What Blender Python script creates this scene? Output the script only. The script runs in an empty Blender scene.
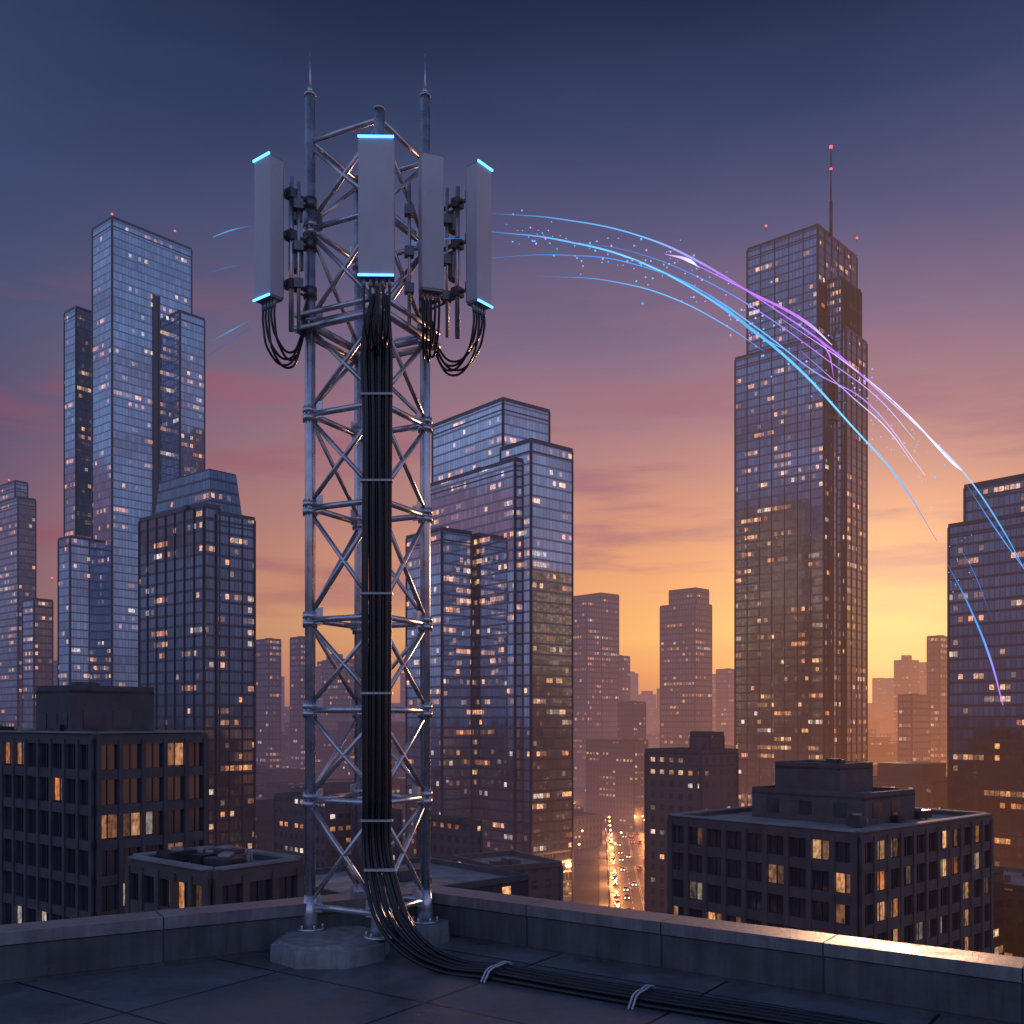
import bpy, math, random
from mathutils import Vector, Matrix
random.seed(11)
scene=bpy.context.scene
COL=scene.collection
CAMZ=2.5; GZ=-60.0

def lin(c):
    def f(v):
        v/=255.0
        return v/12.92 if v<=0.04045 else ((v+0.055)/1.055)**2.4
    return (f(c[0]),f(c[1]),f(c[2]),1.0)

# ------------------------------------------------------------ node helpers
class NT:
    def __init__(s,tree): s.t=tree; s.n=tree.nodes; s.l=tree.links
    def new(s,typ,**kw):
        n=s.n.new(typ)
        for k,v in kw.items(): setattr(n,k,v)
        return n
    def put(s,sock,v):
        if isinstance(v,bpy.types.NodeSocket): s.l.new(v,sock)
        elif v is not None: sock.default_value=v
    def m(s,op,a,b=None,c=None,clamp=False):
        n=s.new('ShaderNodeMath',operation=op); n.use_clamp=clamp
        s.put(n.inputs[0],a)
        if b is not None: s.put(n.inputs[1],b)
        if c is not None: s.put(n.inputs[2],c)
        return n.outputs[0]
    def vm(s,op,a,b=None,scale=None):
        n=s.new('ShaderNodeVectorMath',operation=op)
        s.put(n.inputs[0],a)
        if b is not None: s.put(n.inputs[1],b)
        if scale is not None: s.put(n.inputs['Scale'],scale)
        return n.outputs['Value'] if op in('LENGTH','DOT_PRODUCT') else n.outputs[0]
    def mix(s,f,a,b,mode='MIX'):
        n=s.new('ShaderNodeMix',data_type='RGBA',blend_type=mode)
        s.put(n.inputs[0],f); s.put(n.inputs[6],a); s.put(n.inputs[7],b)
        return n.outputs[2]
    def mr(s,v,a,b,c,d,smooth=False):
        n=s.new('ShaderNodeMapRange'); n.clamp=True
        if smooth: n.interpolation_type='SMOOTHSTEP'
        s.put(n.inputs[0],v)
        for i,x in enumerate((a,b,c,d)): n.inputs[i+1].default_value=x
        return n.outputs[0]
    def ramp(s,f,stops):
        n=s.new('ShaderNodeValToRGB'); r=n.color_ramp
        while len(r.elements)<len(stops): r.elements.new(0.5)
        for e,(p,c) in zip(r.elements,stops): e.position=p; e.color=c
        s.put(n.inputs[0],f); return n.outputs[0]
    def noise(s,vec,scale,detail=3,rough=0.5):
        n=s.new('ShaderNodeTexNoise'); s.put(n.inputs['Vector'],vec)
        n.inputs['Scale'].default_value=scale; n.inputs['Detail'].default_value=detail
        n.inputs['Roughness'].default_value=rough
        return n.outputs[0]
    def xyz(s,x,y,z):
        n=s.new('ShaderNodeCombineXYZ')
        for i,v in enumerate((x,y,z)): s.put(n.inputs[i],v)
        return n.outputs[0]
    def sep(s,v):
        n=s.new('ShaderNodeSeparateXYZ'); s.put(n.inputs[0],v); return n.outputs
    def white(s,v):
        n=s.new('ShaderNodeTexWhiteNoise',noise_dimensions='3D'); s.put(n.inputs['Vector'],v)
        return n.outputs[0],n.outputs[1]

# ------------------------------------------------------------ aerial haze painted into the city materials as emission, by world position
hz=bpy.data.node_groups.new('painted_city_haze','ShaderNodeTree')
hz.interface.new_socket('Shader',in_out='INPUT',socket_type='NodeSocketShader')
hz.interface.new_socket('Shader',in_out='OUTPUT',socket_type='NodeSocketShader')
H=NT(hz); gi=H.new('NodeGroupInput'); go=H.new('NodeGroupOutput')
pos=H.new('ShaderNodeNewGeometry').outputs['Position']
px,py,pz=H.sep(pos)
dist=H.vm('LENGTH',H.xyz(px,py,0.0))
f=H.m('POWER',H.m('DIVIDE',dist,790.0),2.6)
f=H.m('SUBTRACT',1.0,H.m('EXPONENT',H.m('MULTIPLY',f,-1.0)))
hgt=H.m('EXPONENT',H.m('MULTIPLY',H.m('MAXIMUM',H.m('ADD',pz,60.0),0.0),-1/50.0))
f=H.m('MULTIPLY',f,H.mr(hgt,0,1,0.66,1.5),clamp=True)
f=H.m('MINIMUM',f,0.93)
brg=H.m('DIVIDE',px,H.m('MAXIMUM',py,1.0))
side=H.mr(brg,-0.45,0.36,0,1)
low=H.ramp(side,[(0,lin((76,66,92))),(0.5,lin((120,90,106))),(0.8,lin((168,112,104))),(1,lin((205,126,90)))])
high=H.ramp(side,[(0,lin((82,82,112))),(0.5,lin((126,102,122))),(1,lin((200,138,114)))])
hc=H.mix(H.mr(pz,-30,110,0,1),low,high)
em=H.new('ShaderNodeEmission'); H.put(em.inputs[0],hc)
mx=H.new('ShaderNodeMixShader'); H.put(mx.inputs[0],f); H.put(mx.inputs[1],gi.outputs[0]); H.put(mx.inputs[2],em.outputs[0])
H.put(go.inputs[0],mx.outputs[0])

def newmat(name):
    m=bpy.data.materials.new(name); m.use_nodes=True
    t=NT(m.node_tree); t.n.clear()
    out=t.new('ShaderNodeOutputMaterial'); b=t.new('ShaderNodeBsdfPrincipled')
    return m,t,out,b
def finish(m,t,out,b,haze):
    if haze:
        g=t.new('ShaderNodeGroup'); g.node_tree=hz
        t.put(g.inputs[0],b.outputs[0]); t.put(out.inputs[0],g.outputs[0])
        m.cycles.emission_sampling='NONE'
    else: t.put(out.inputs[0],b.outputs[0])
    return m

def plain(name,col,rough=0.7,metal=0.0,nscale=3.0,nvar=0.25,bump=0.0,bscale=30,haze=False,obj=True):
    m,t,out,b=newmat(name)
    co=t.new('ShaderNodeTexCoord').outputs['Object'] if obj else t.new('ShaderNodeNewGeometry').outputs['Position']
    n=t.noise(co,nscale,2 if haze else 5,0.6)
    v=t.mr(n,0.3,0.7,1-nvar,1+nvar)
    c=t.vm('SCALE',(col[0],col[1],col[2]),scale=v)
    t.put(b.inputs['Base Color'],c); b.inputs['Metallic'].default_value=metal
    t.put(b.inputs['Roughness'],t.mr(n,0.3,0.7,max(0.05,rough-0.1),min(1,rough+0.1)))
    if bump>0:
        bp=t.new('ShaderNodeBump'); bp.inputs['Strength'].default_value=bump; bp.inputs['Distance'].default_value=0.01
        t.put(bp.inputs['Height'],t.noise(co,bscale,4,0.65)); t.put(b.inputs['Normal'],bp.outputs[0])
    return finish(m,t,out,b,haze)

def emit(name,col,strength,sample=True):
    m,t,out,b=newmat(name)
    b.inputs['Base Color'].default_value=(0.02,0.02,0.02,1)
    co=t.new('ShaderNodeTexCoord').outputs['Object']
    b.inputs['Emission Color'].default_value=col
    t.put(b.inputs['Emission Strength'],t.mr(t.noise(co,6,1),0.3,0.7,strength*0.9,strength*1.1))
    t.put(out.inputs[0],b.outputs[0])
    if not sample: m.cycles.emission_sampling='NONE'
    return m

def glass(name,cw,ch,tint,metal=0.75,rough=0.12,lit=0.12,strength=1.0,fw=0.08,fh=0.22,fcol=(0.03,0.035,0.045),seed=1.0,wob=0.02,warm=0.7,group=5.0,lo=0.42,hi=0.86,fmet=0.5):
    m,t,out,b=newmat(name)
    uv=t.new('ShaderNodeUVMap').outputs[0]
    u,v,_=t.sep(uv)
    U=t.m('DIVIDE',u,cw); V=t.m('DIVIDE',v,ch)
    iu=t.m('FLOOR',U); iv=t.m('FLOOR',V); fu=t.m('FRACT',U); fv=t.m('FRACT',V)
    r,rc=t.white(t.xyz(iu,iv,seed))
    bnd,bc_=t.white(t.xyz(t.m('FLOOR',t.m('DIVIDE',iu,group)),iv,seed+3.1))
    reg=t.noise(t.xyz(t.m('MULTIPLY',iu,0.09),t.m('MULTIPLY',iv,0.16),seed),1.0,2)
    thr=t.m('MULTIPLY',t.m('MULTIPLY',t.m('POWER',bnd,5.0),6.0*lit),t.mr(reg,0.38,0.64,0.12,2.0))
    on=t.m('LESS_THAN',r,thr)
    mask=t.m('MAXIMUM',t.m('LESS_THAN',fu,fw),t.m('LESS_THAN',fv,fh))
    nm=t.m('SUBTRACT',1.0,mask)
    win=t.m('MULTIPLY',t.m('GREATER_THAN',fv,lo),t.m('LESS_THAN',fv,hi))
    r1=t.sep(rc)
    inner=t.noise(t.xyz(t.m('MULTIPLY',U,2.6),t.m('MULTIPLY',V,3.3),seed),1.3,2)
    inten=t.m('MULTIPLY',t.m('MULTIPLY',t.m('MULTIPLY',on,nm),win),t.m('MULTIPLY',t.m('ADD',0.12,t.m('POWER',r1[2],1.9)),t.mr(inner,0.3,0.7,0.25,1.5)))
    lc=t.ramp(t.sep(bc_)[1],[(0,(1,0.34,0.11,1)),(warm,(1,0.55,0.26,1)),(1,(0.85,0.76,0.72,1))])
    # pane-to-pane and storey-band variation of the coated glass
    band=t.noise(t.xyz(t.m('MULTIPLY',iu,0.03),t.m('MULTIPLY',iv,0.23),seed+2.0),1.0,2)
    vary=t.m('MULTIPLY',t.mr(r1[1],0,1,0.82,1.12),t.mr(band,0.3,0.7,0.75,1.2))
    gcol=t.vm('SCALE',tint,scale=vary)
    base=t.mix(mask,gcol,(fcol[0],fcol[1],fcol[2],1))
    t.put(b.inputs['Base Color'],base)
    t.put(b.inputs['Metallic'],t.m('ADD',t.m('MULTIPLY',nm,metal-fmet),fmet))
    t.put(b.inputs['Roughness'],t.m('ADD',rough,t.m('MULTIPLY',mask,0.2)))
    geo=t.new('ShaderNodeNewGeometry').outputs['Normal']
    wv=t.vm('SUBTRACT',rc,(0.5,0.5,0.5))
    t.put(b.inputs['Normal'],t.vm('NORMALIZE',t.vm('ADD',geo,t.vm('SCALE',wv,scale=t.m('MULTIPLY',nm,wob)))))
    t.put(b.inputs['Emission Color'],lc)
    t.put(b.inputs['Emission Strength'],t.m('MULTIPLY',inten,strength))
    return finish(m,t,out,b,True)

# ------------------------------------------------------------ mesh builder
class MB:
    def __init__(s): s.v=[];s.f=[];s.uv=[];s.mi=[];s.sm=[]
    def face(s,pts,uvs,mi,smooth=False):
        k=len(s.v); s.v+= [tuple(p) for p in pts]; s.f.append(tuple(range(k,k+len(pts)))); s.uv.append(uvs); s.mi.append(mi); s.sm.append(smooth)
    def prism(s,poly,z0,z1,ms=0,mt=1,uo=0.0,poly2=None,bottom=False,vref=None,bay=None,cell=None):
        n=len(poly); p2=poly2 or poly; u=uo; vr=GZ if vref is None else vref
        for i in range(n):
            a=poly[i]; b=poly[(i+1)%n]; a2=p2[i]; b2=p2[(i+1)%n]
            L=math.hypot(b[0]-a[0],b[1]-a[1])
            if bay:
                u=math.ceil(u/cell)*cell; UL=max(1,round(L/bay))*bay
            else: UL=L
            s.face([(a[0],a[1],z0),(b[0],b[1],z0),(b2[0],b2[1],z1),(a2[0],a2[1],z1)],[(u,z0-vr),(u+UL,z0-vr),(u+UL,z1-vr),(u,z1-vr)],ms)
            u+=UL+37
        s.face([(p[0],p[1],z1) for p in p2],[(p[0],p[1]) for p in p2],mt)
        if bottom: s.face([(p[0],p[1],z0) for p in reversed(poly)],[(0,0)]*n,mt)
    def box(s,c,ux,hx,hy,z0,z1,mi,mt=None):
        ux=Vector((ux[0],ux[1])).normalized(); uy=Vector((-ux.y,ux.x)); c=Vector((c[0],c[1]))
        poly=[c-ux*hx-uy*hy,c+ux*hx-uy*hy,c+ux*hx+uy*hy,c-ux*hx+uy*hy]
        s.prism([(p.x,p.y) for p in poly],z0,z1,mi,mi if mt is None else mt,bottom=True)
    def tube(s,a,b,r,mi=0,n=12,r2=None,caps=True):
        a=Vector(a);b=Vector(b);r2=r if r2 is None else r2
        d=(b-a); L=d.length
        if L<1e-6: return
        d/=L; x=d.orthogonal().normalized(); y=d.cross(x)
        k=len(s.v)
        for i in range(n):
            t=2*math.pi*i/n; o=x*math.cos(t)+y*math.sin(t)
            s.v.append(tuple(a+o*r)); s.v.append(tuple(b+o*r2))
        for i in range(n):
            j=(i+1)%n
            s.f.append((k+2*i,k+2*j,k+2*j+1,k+2*i+1)); s.uv.append([(i/n,0),((i+1)/n,0),((i+1)/n,L),(i/n,L)]); s.mi.append(mi); s.sm.append(True)
        if caps:
            s.f.append(tuple(k+2*i for i in reversed(range(n)))); s.uv.append([(0,0)]*n); s.mi.append(mi); s.sm.append(False)
            s.f.append(tuple(k+2*i+1 for i in range(n))); s.uv.append([(0,0)]*n); s.mi.append(mi); s.sm.append(False)
    def ball(s,c,r,mi=0,n=8):
        c=Vector(c)
        for i in range(n//2):
            for j in range(n):
                def P(a,b):
                    th=math.pi*a/(n//2); ph=2*math.pi*b/n
                    return c+Vector((math.sin(th)*math.cos(ph),math.sin(th)*math.sin(ph),math.cos(th)))*r
                s.face([P(i,j),P(i+1,j),P(i+1,j+1),P(i,j+1)] if 0<i<n//2-1 else ([P(i,j),P(i+1,j),P(i+1,j+1)] if i==0 else [P(i,j),P(i+1,j),P(i,j+1)]),[(0,0)]*(4 if 0<i<n//2-1 else 3),mi,True)
    def obj(s,name,mats,parent=None,bevel=0,loc=None):
        me=bpy.data.meshes.new(name); me.from_pydata(s.v,[],s.f)
        uvl=me.uv_layers.new(name='UVMap'); k=0
        for fi,p in enumerate(me.polygons):
            p.material_index=s.mi[fi]; p.use_smooth=s.sm[fi]
            for q in range(p.loop_total): uvl.data[p.loop_start+q].uv=s.uv[fi][q]
        for m in mats: me.materials.append(m)
        o=bpy.data.objects.new(name,me); COL.objects.link(o)
        if parent: o.parent=parent
        if bevel:
            b=o.modifiers.new('bevel','BEVEL'); b.width=bevel; b.segments=3; b.limit_method='ANGLE'
        return o
def empty(name,loc=(0,0,0)):
    o=bpy.data.objects.new(name,None); o.location=loc; COL.objects.link(o); return o

# ------------------------------------------------------------ world sky
w=bpy.data.worlds.new('World'); scene.world=w; w.use_nodes=True
W=NT(w.node_tree); W.n.clear()
out=W.new('ShaderNodeOutputWorld'); bg=W.new('ShaderNodeBackground')
tc=W.new('ShaderNodeTexCoord').outputs['Generated']
dx,dy,dz=W.sep(tc)
hl=W.m('MAXIMUM',W.m('SQRT',W.m('ADD',W.m('MULTIPLY',dx,dx),W.m('MULTIPLY',dy,dy))),0.001)
SAZ=math.atan(0.375)
cosd=W.m('DIVIDE',W.m('ADD',W.m('MULTIPLY',dx,math.sin(SAZ)),W.m('MULTIPLY',dy,math.cos(SAZ))),hl)
zz=W.m('MAXIMUM',dz,0.0)
warp=W.noise(W.vm('MULTIPLY',tc,(2.0,2.0,9.0)),1.6,4,0.55)
ze=W.m('ADD',zz,W.m('MULTIPLY',W.m('SUBTRACT',warp,0.5),0.05))
sunr=W.ramp(ze,[(0,lin((190,124,104))),(0.045,lin((236,154,100))),(0.085,lin((254,184,110))),(0.14,lin((244,168,114))),(0.21,lin((212,146,124))),(0.28,lin((174,126,132))),(0.35,lin((134,108,134))),(0.43,lin((94,88,124))),(0.51,lin((56,66,102))),(0.58,lin((30,42,72))),(0.9,lin((18,26,50)))])
awar=W.ramp(ze,[(0,lin((98,76,98))),(0.08,lin((122,88,108))),(0.17,lin((116,86,112))),(0.25,lin((94,82,114))),(0.34,lin((72,80,114))),(0.45,lin((52,66,102))),(0.54,lin((31,44,74))),(0.66,lin((20,30,54))),(0.9,lin((15,22,42)))])
back=W.ramp(ze,[(0,lin((96,106,142))),(0.1,lin((136,142,180))),(0.3,lin((152,170,214))),(0.6,lin((112,136,188))),(1,lin((56,74,120)))])
warmf=W.m('MAXIMUM',W.mr(cosd,0.66,1.0,0,1),W.mr(dx,0.48,0.85,0.35,0.8,True))
warmf=W.mix(W.mr(dx,0.40,0.55,0,1,True),W.mr(cosd,0.66,1.0,0,1),warmf)
skyc=W.mix(warmf,awar,sunr)
bf=W.m('MAXIMUM',W.mr(dy,0.62,-0.3,0,1,True),W.m('MULTIPLY',W.mr(dy,0.86,0.25,0,1,True),W.mr(dx,0.0,-0.4,0,1,True)))
skyc=W.mix(bf,skyc,back)
cn=W.noise(W.vm('MULTIPLY',tc,(1.6,1.6,12.0)),1.9,6,0.58)
cm=W.m('MULTIPLY',W.mr(cn,0.46,0.66,0,1,True),W.m('MULTIPLY',W.mr(dz,0.05,0.16,0,1,True),W.mr(dz,0.43,0.26,0,1,True)))
ccol=W.mix(W.mr(cosd,0.7,0.98,0,1),lin((150,80,96)),lin((160,106,122)))
skyc=W.mix(W.m('MULTIPLY',cm,0.72),skyc,ccol)
S=Vector((math.sin(SAZ),math.cos(SAZ),0.085)).normalized()
gl=W.m('POWER',W.m('MAXIMUM',W.vm('DOT_PRODUCT',tc,tuple(S)),0.0),110.0)
skyc=W.mix(W.m('MULTIPLY',gl,0.36),skyc,(1.0,0.74,0.38,1),'ADD')
skyc=W.mix(W.mr(dz,-0.02,0.0,1,0),skyc,lin((40,36,50)))
ns=W.new('ShaderNodeTexSky',sky_type='NISHITA'); ns.sun_disc=False; ns.sun_elevation=math.radians(4); ns.sun_rotation=SAZ
add=W.mix(0.003,skyc,ns.outputs[0],'ADD')
W.put(bg.inputs[0],add); bg.inputs[1].default_value=1.0
W.put(out.inputs[0],bg.outputs[0])
w.name='sky'

sl=bpy.data.lights.new('sun','SUN'); sl.energy=1.8; sl.angle=math.radians(2.5); sl.color=(1,0.55,0.32)
so=bpy.data.objects.new('sun',sl); COL.objects.link(so)
so.rotation_euler=(-Vector((math.sin(SAZ),math.cos(SAZ),math.tan(math.radians(5))))).to_track_quat('-Z','Y').to_euler()

# ------------------------------------------------------------ camera
cam=bpy.data.cameras.new('camera'); co=bpy.data.objects.new('camera',cam); COL.objects.link(co)
co.location=(0,0,CAMZ); co.rotation_euler=(math.radians(90),0,0)
cam.sensor_width=36; cam.lens=36*1000/1024; cam.shift_y=208/1024; cam.clip_end=20000; cam.clip_start=0.05
scene.camera=co
scene.view_settings.view_transform='Standard'; scene.view_settings.look='None'; scene.view_settings.exposure=0

# ------------------------------------------------------------ materials
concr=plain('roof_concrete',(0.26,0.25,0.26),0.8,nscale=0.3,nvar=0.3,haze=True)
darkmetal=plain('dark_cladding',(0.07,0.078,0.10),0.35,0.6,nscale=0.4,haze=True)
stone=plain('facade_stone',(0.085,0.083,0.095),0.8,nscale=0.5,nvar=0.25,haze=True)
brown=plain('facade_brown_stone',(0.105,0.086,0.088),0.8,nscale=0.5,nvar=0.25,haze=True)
beacon=emit('beacon_red',(1,0.05,0.04,1),5,False)
G_blue=glass('glass_blue',1.5,3.6,(0.36,0.47,0.60),0.92,0.05,0.13,1.1,0.10,0.16,(0.17,0.22,0.29),1,0.012,fmet=0.85)
G_navy=glass('glass_navy',1.5,3.5,(0.21,0.27,0.38),0.9,0.06,0.19,1.2,0.12,0.22,(0.10,0.125,0.18),2,0.012,fmet=0.8)
G_dark=glass('glass_dark',1.6,3.5,(0.16,0.20,0.27),0.88,0.07,0.16,1.1,0.12,0.24,(0.07,0.085,0.12),3,0.012,fmet=0.7)
G_mid=glass('glass_center',1.5,3.5,(0.48,0.55,0.65),0.92,0.05,0.19,1.2,0.08,0.20,(0.20,0.23,0.28),4,0.010,fmet=0.85)
G_far=glass('glass_far',2.4,3.8,(0.22,0.22,0.29),0.5,0.3,0.20,0.9,0.25,0.35,(0.07,0.065,0.08),5,0.02)
G_pink=glass('glass_rose',1.8,3.6,(0.50,0.47,0.56),0.85,0.10,0.18,1.1,0.12,0.25,(0.16,0.15,0.18),6,0.016)
G_win=glass('glass_near_windows',1.2,3.2,(0.10,0.125,0.17),0.7,0.06,0.30,0.55,0.05,0.02,(0.02,0.02,0.025),7,0.015,lo=0.2,hi=0.98,group=2.0)
G_win2=glass('glass_near_windows_b',1.35,3.15,(0.10,0.12,0.16),0.7,0.06,0.45,0.7,0.05,0.02,(0.02,0.02,0.025),8,0.015,lo=0.2,hi=0.98,group=2.0)
G_fill=[glass('facade_fill_a',2.6,3.4,(0.08,0.09,0.12),0.4,0.25,0.2,1.1,0.42,0.5,(0.085,0.075,0.08),9,0.02,fmet=0.0,lo=0.5),
        glass('facade_fill_b',2.0,3.4,(0.12,0.14,0.2),0.6,0.2,0.18,1.1,0.12,0.42,(0.05,0.05,0.065),10,0.02,lo=0.45),
        glass('facade_fill_c',3.2,3.3,(0.07,0.08,0.11),0.3,0.3,0.24,1.1,0.55,0.48,(0.11,0.09,0.092),11,0.02,fmet=0.0,lo=0.5)]

# ------------------------------------------------------------ buildings (image pixel offsets: columns from image centre, rows above the horizon, plus chosen distance)
footprints=[]
def quad(l,n,r,d,a):
    a=math.radians(a); l/=1000;n/=1000;r/=1000
    C=Vector((n*d,d)); u=Vector((math.cos(a),math.sin(a))); v=Vector((-math.sin(a),math.cos(a)))
    wr=(r*C.y-C.x)/(u.x-r*u.y); wl=(C.x-l*C.y)/(math.sin(a)+l*math.cos(a))
    P=[C,C+u*wr,C+u*wr+v*wl,C+v*wl]
    ctr=(P[0]+P[2])/2
    footprints.append((ctr.x,ctr.y,(P[0]-P[2]).length/2))
    return [(p.x,p.y) for p in P]
def zt(e,d): return CAMZ+e*d/1000.0
def rim(mb,poly,z,h,t,mi):
    n=len(poly)
    for i in range(n):
        a=Vector(poly[i]);b=Vector(poly[(i+1)%n]); d=(b-a).normalized(); nn=Vector((-d.y,d.x))
        L=(b-a).length
        c=(a+b)/2+nn*(t/2)-d*(t/2) 
        mb.box((c.x,c.y),d,L/2-t/2,t/2,z-0.3,z+h,mi)
def inset(poly,t):
    c=sum((Vector(p) for p in poly),Vector((0,0)))/len(poly)
    return [tuple(c+(Vector(p)-c)*(1-t)) for p in poly]
def frames(mb,poly,z0,z1,bay,fl,pw,ph,dp,mi,fins=True):
    n=len(poly)
    for i in range(n):
        a=Vector(poly[i]);b=Vector(poly[(i+1)%n]); d=(b-a).normalized(); nn=Vector((d.y,-d.x)); L=(b-a).length
        k=max(1,round(L/bay)); st=L/k
        if fins:
            for j in range(k+1):
                c=a+d*(min(max(j*st,pw/2),L-pw/2))+nn*(dp/2)
                mb.box((c.x,c.y),d,pw/2,dp/2+0.01,z0,z1,mi)
        if ph>0:
            z=z1
            while z>z0:
                c=(a+b)/2+nn*(dp*0.35)
                mb.box((c.x,c.y),d,L/2,dp*0.35+0.01,z-ph/2,z+ph/2,mi)
                z-=fl
def hvac(mb,poly,z,n,mi,sz=3.0,seed=0,mi2=None):
    rr=random.Random(seed)
    A,B,C_,D=[Vector(p) for p in poly]
    for i in range(n):
        s=rr.uniform(0.2,0.8); t=rr.uniform(0.2,0.8)
        c=A+(B-A)*s+(D-A)*t
        h=sz*rr.uniform(0.3,0.6)
        mb.box((c.x,c.y),B-A,sz*rr.uniform(0.3,0.8),sz*rr.uniform(0.3,0.6),z+0.15,z+0.15+h,mi)
        if mi2 is not None:
            mb.tube((c.x,c.y,z+h+0.15),(c.x,c.y,z+h+0.4),sz*0.24,mi2,16)
            c2=c+(B-A).normalized()*sz; mb.tube((c2.x,c2.y,z),(c2.x,c2.y,z+0.9),0.18,mi2,10)
def tower(name,vols,mats,beacons=(),extra=None,fins=0):
    """vols: (l,n,r,elev,d,a,[z0])"""
    mb=MB(); tops=[]
    for k,vl in enumerate(vols):
        l,n,r,e,d,a=vl[:6]
        P=quad(l,n,r,d,a); top=zt(e,d); z0=vl[6] if len(vl)>6 else GZ
        mb.prism(P,z0,top,0,1,uo=k*53.0)
        rim(mb,P,top,1.1,0.5,2)
        frames(mb,P,z0,top,400,400,0.5,0,0.25,2)
        if fins: frames(mb,P,z0,top,fins,400,0.2,0,0.35,2)
        frames(mb,P,top-4.6,top-3.2,400,40,0.6,0.5,0.12,2,False)
        hvac(mb,P,top,3,2,3.0,k+7)
        tops.append((P,top))
    if extra: extra(mb,tops)
    for (bx,by,bz) in beacons:
        mb.tube((bx,by,bz-2.0),(bx,by,bz),0.12,2,6); mb.ball((bx,by,bz),0.42,3,8)
    return mb.obj(name,mats+[beacon]),tops

def b1x(mb,tops):
    P,top=tops[0]; A=Vector(P[0]);B=Vector(P[1]);d=(B-A).normalized();nn=Vector((d.y,-d.x));L=(B-A).length
    for q,wd in ((0.50,0.35),(0.57,0.35),(0.535,0.9)):
        c=A+d*L*q+nn*(0.3 if wd<0.5 else 0.1)
        mb.box((c.x,c.y),d,wd,0.32 if wd<0.5 else 0.12,zt(210,430),zt(440,430),2)
def bc(t,e,d): return (t*d/1000,d,zt(e,d))
tower('glass_skyscraper',[(-420,-400,-320,502,430,50),(-448,-436,-370,412,446,52),(-345,-332,-307,408,446,50),(-454,-442,-372,182,425,52)],
      [G_blue,concr,darkmetal],[bc(-400,506,431),bc(-337,489,452)],b1x)
o,_t=tower('stepped_office_tower',[(-373,-308,-292,214,300,50),(-316,-296,-257,206,303,48)],[G_dark,concr,darkmetal],[],None,5.4)
mb=MB(); P=quad(-360,-300,-268,306,50); top=zt(210,300)
mb.prism(inset(P,0.02),top-1,zt(252,306),0,1,poly2=inset(P,0.16)); rim(mb,inset(P,0.17),zt(252,306),0.5,0.4,2); ob=mb.obj('roof_crown',[G_dark,concr,darkmetal],o)
tower('rose_glass_tower',[(-530,-494,-476,222,520,50),(-520,-497,-484,238,530,50),(-490,-478,-459,120,500,52)],[G_pink,concr,darkmetal],[bc(-503,240,530),bc(-460,142,500)])
tower('central_glass_tower',[(-80,-9,38,320,345,40),(-12,19,61,279,330,42),(-84,3,24,260,333,40),(-106,-70,-40,190,340,40)],[G_mid,concr,darkmetal])
tower('haze_office_tower',[(60,89,107,126,700,42),(55,75,90,118,690,42),(100,110,118,63,760,42)],[G_far,concr,darkmetal])
tower('crowned_office_tower',[(148,183,200,116,640,45),(157,184,197,131,643,45)],[G_far,concr,darkmetal])
def b8x(mb,tops):
    P,top=tops[0]; c=Vector(P[0])*0.5+Vector(P[2])*0.5
    mb.box((c.x,c.y),(1,0.8),4,4,top,top+4,2)
    x,y,_z=bc(319,0,408); z1=zt(573,408)
    mb.tube((x,y,top),(x,y,top+14),0.7,2,8); mb.tube((x,y,top+14),(x,y,z1),0.35,2,8)
    mb.ball((x,y,z1),0.7,3); mb.ball((x,y,z1-9),0.5,3)
    P3,t3=tops[2]; frames(mb,P3,t3-22,t3,1.3,400,0.35,0,0.5,2)
tower('antenna_skyscraper',[(235,306,345,494,400,48),(223,312,330,384,396,48),(314,330,349,442,398,48),(322,334,355,392,397,50),(318,321,325,300,391,50)],
      [G_navy,concr,darkmetal],[bc(254,494,408),bc(345,482,405)],b8x,6.0)
tower('office_block_tower',[(436,560,640,212,280,38),(452,560,630,252,284,38)],[G_dark,concr,darkmetal])
for v_ in [(415,428,440,83,620,45),(386,400,418,24,560,45),(-256,-243,-231,80,640,45),(-222,-212,-200,82,680,45),(-190,-165,-140,60,700,45),(204,216,226,50,800,45)]:
    tower('hazy_residential_tower',[v_],[G_far,concr,darkmetal])
tower('mid_rise_offices',[(106,121,134,17,640,42)],[G_fill[1],concr,darkmetal])
tower('mid_rise_offices',[(74,122,136,-22,560,42)],[G_fill[0],concr,darkmetal])
tower('brown_office_block',[(133,189,226,-34,262,42),(178,198,212,-16,270,42)],[G_fill[2],concr,brown])

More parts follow.
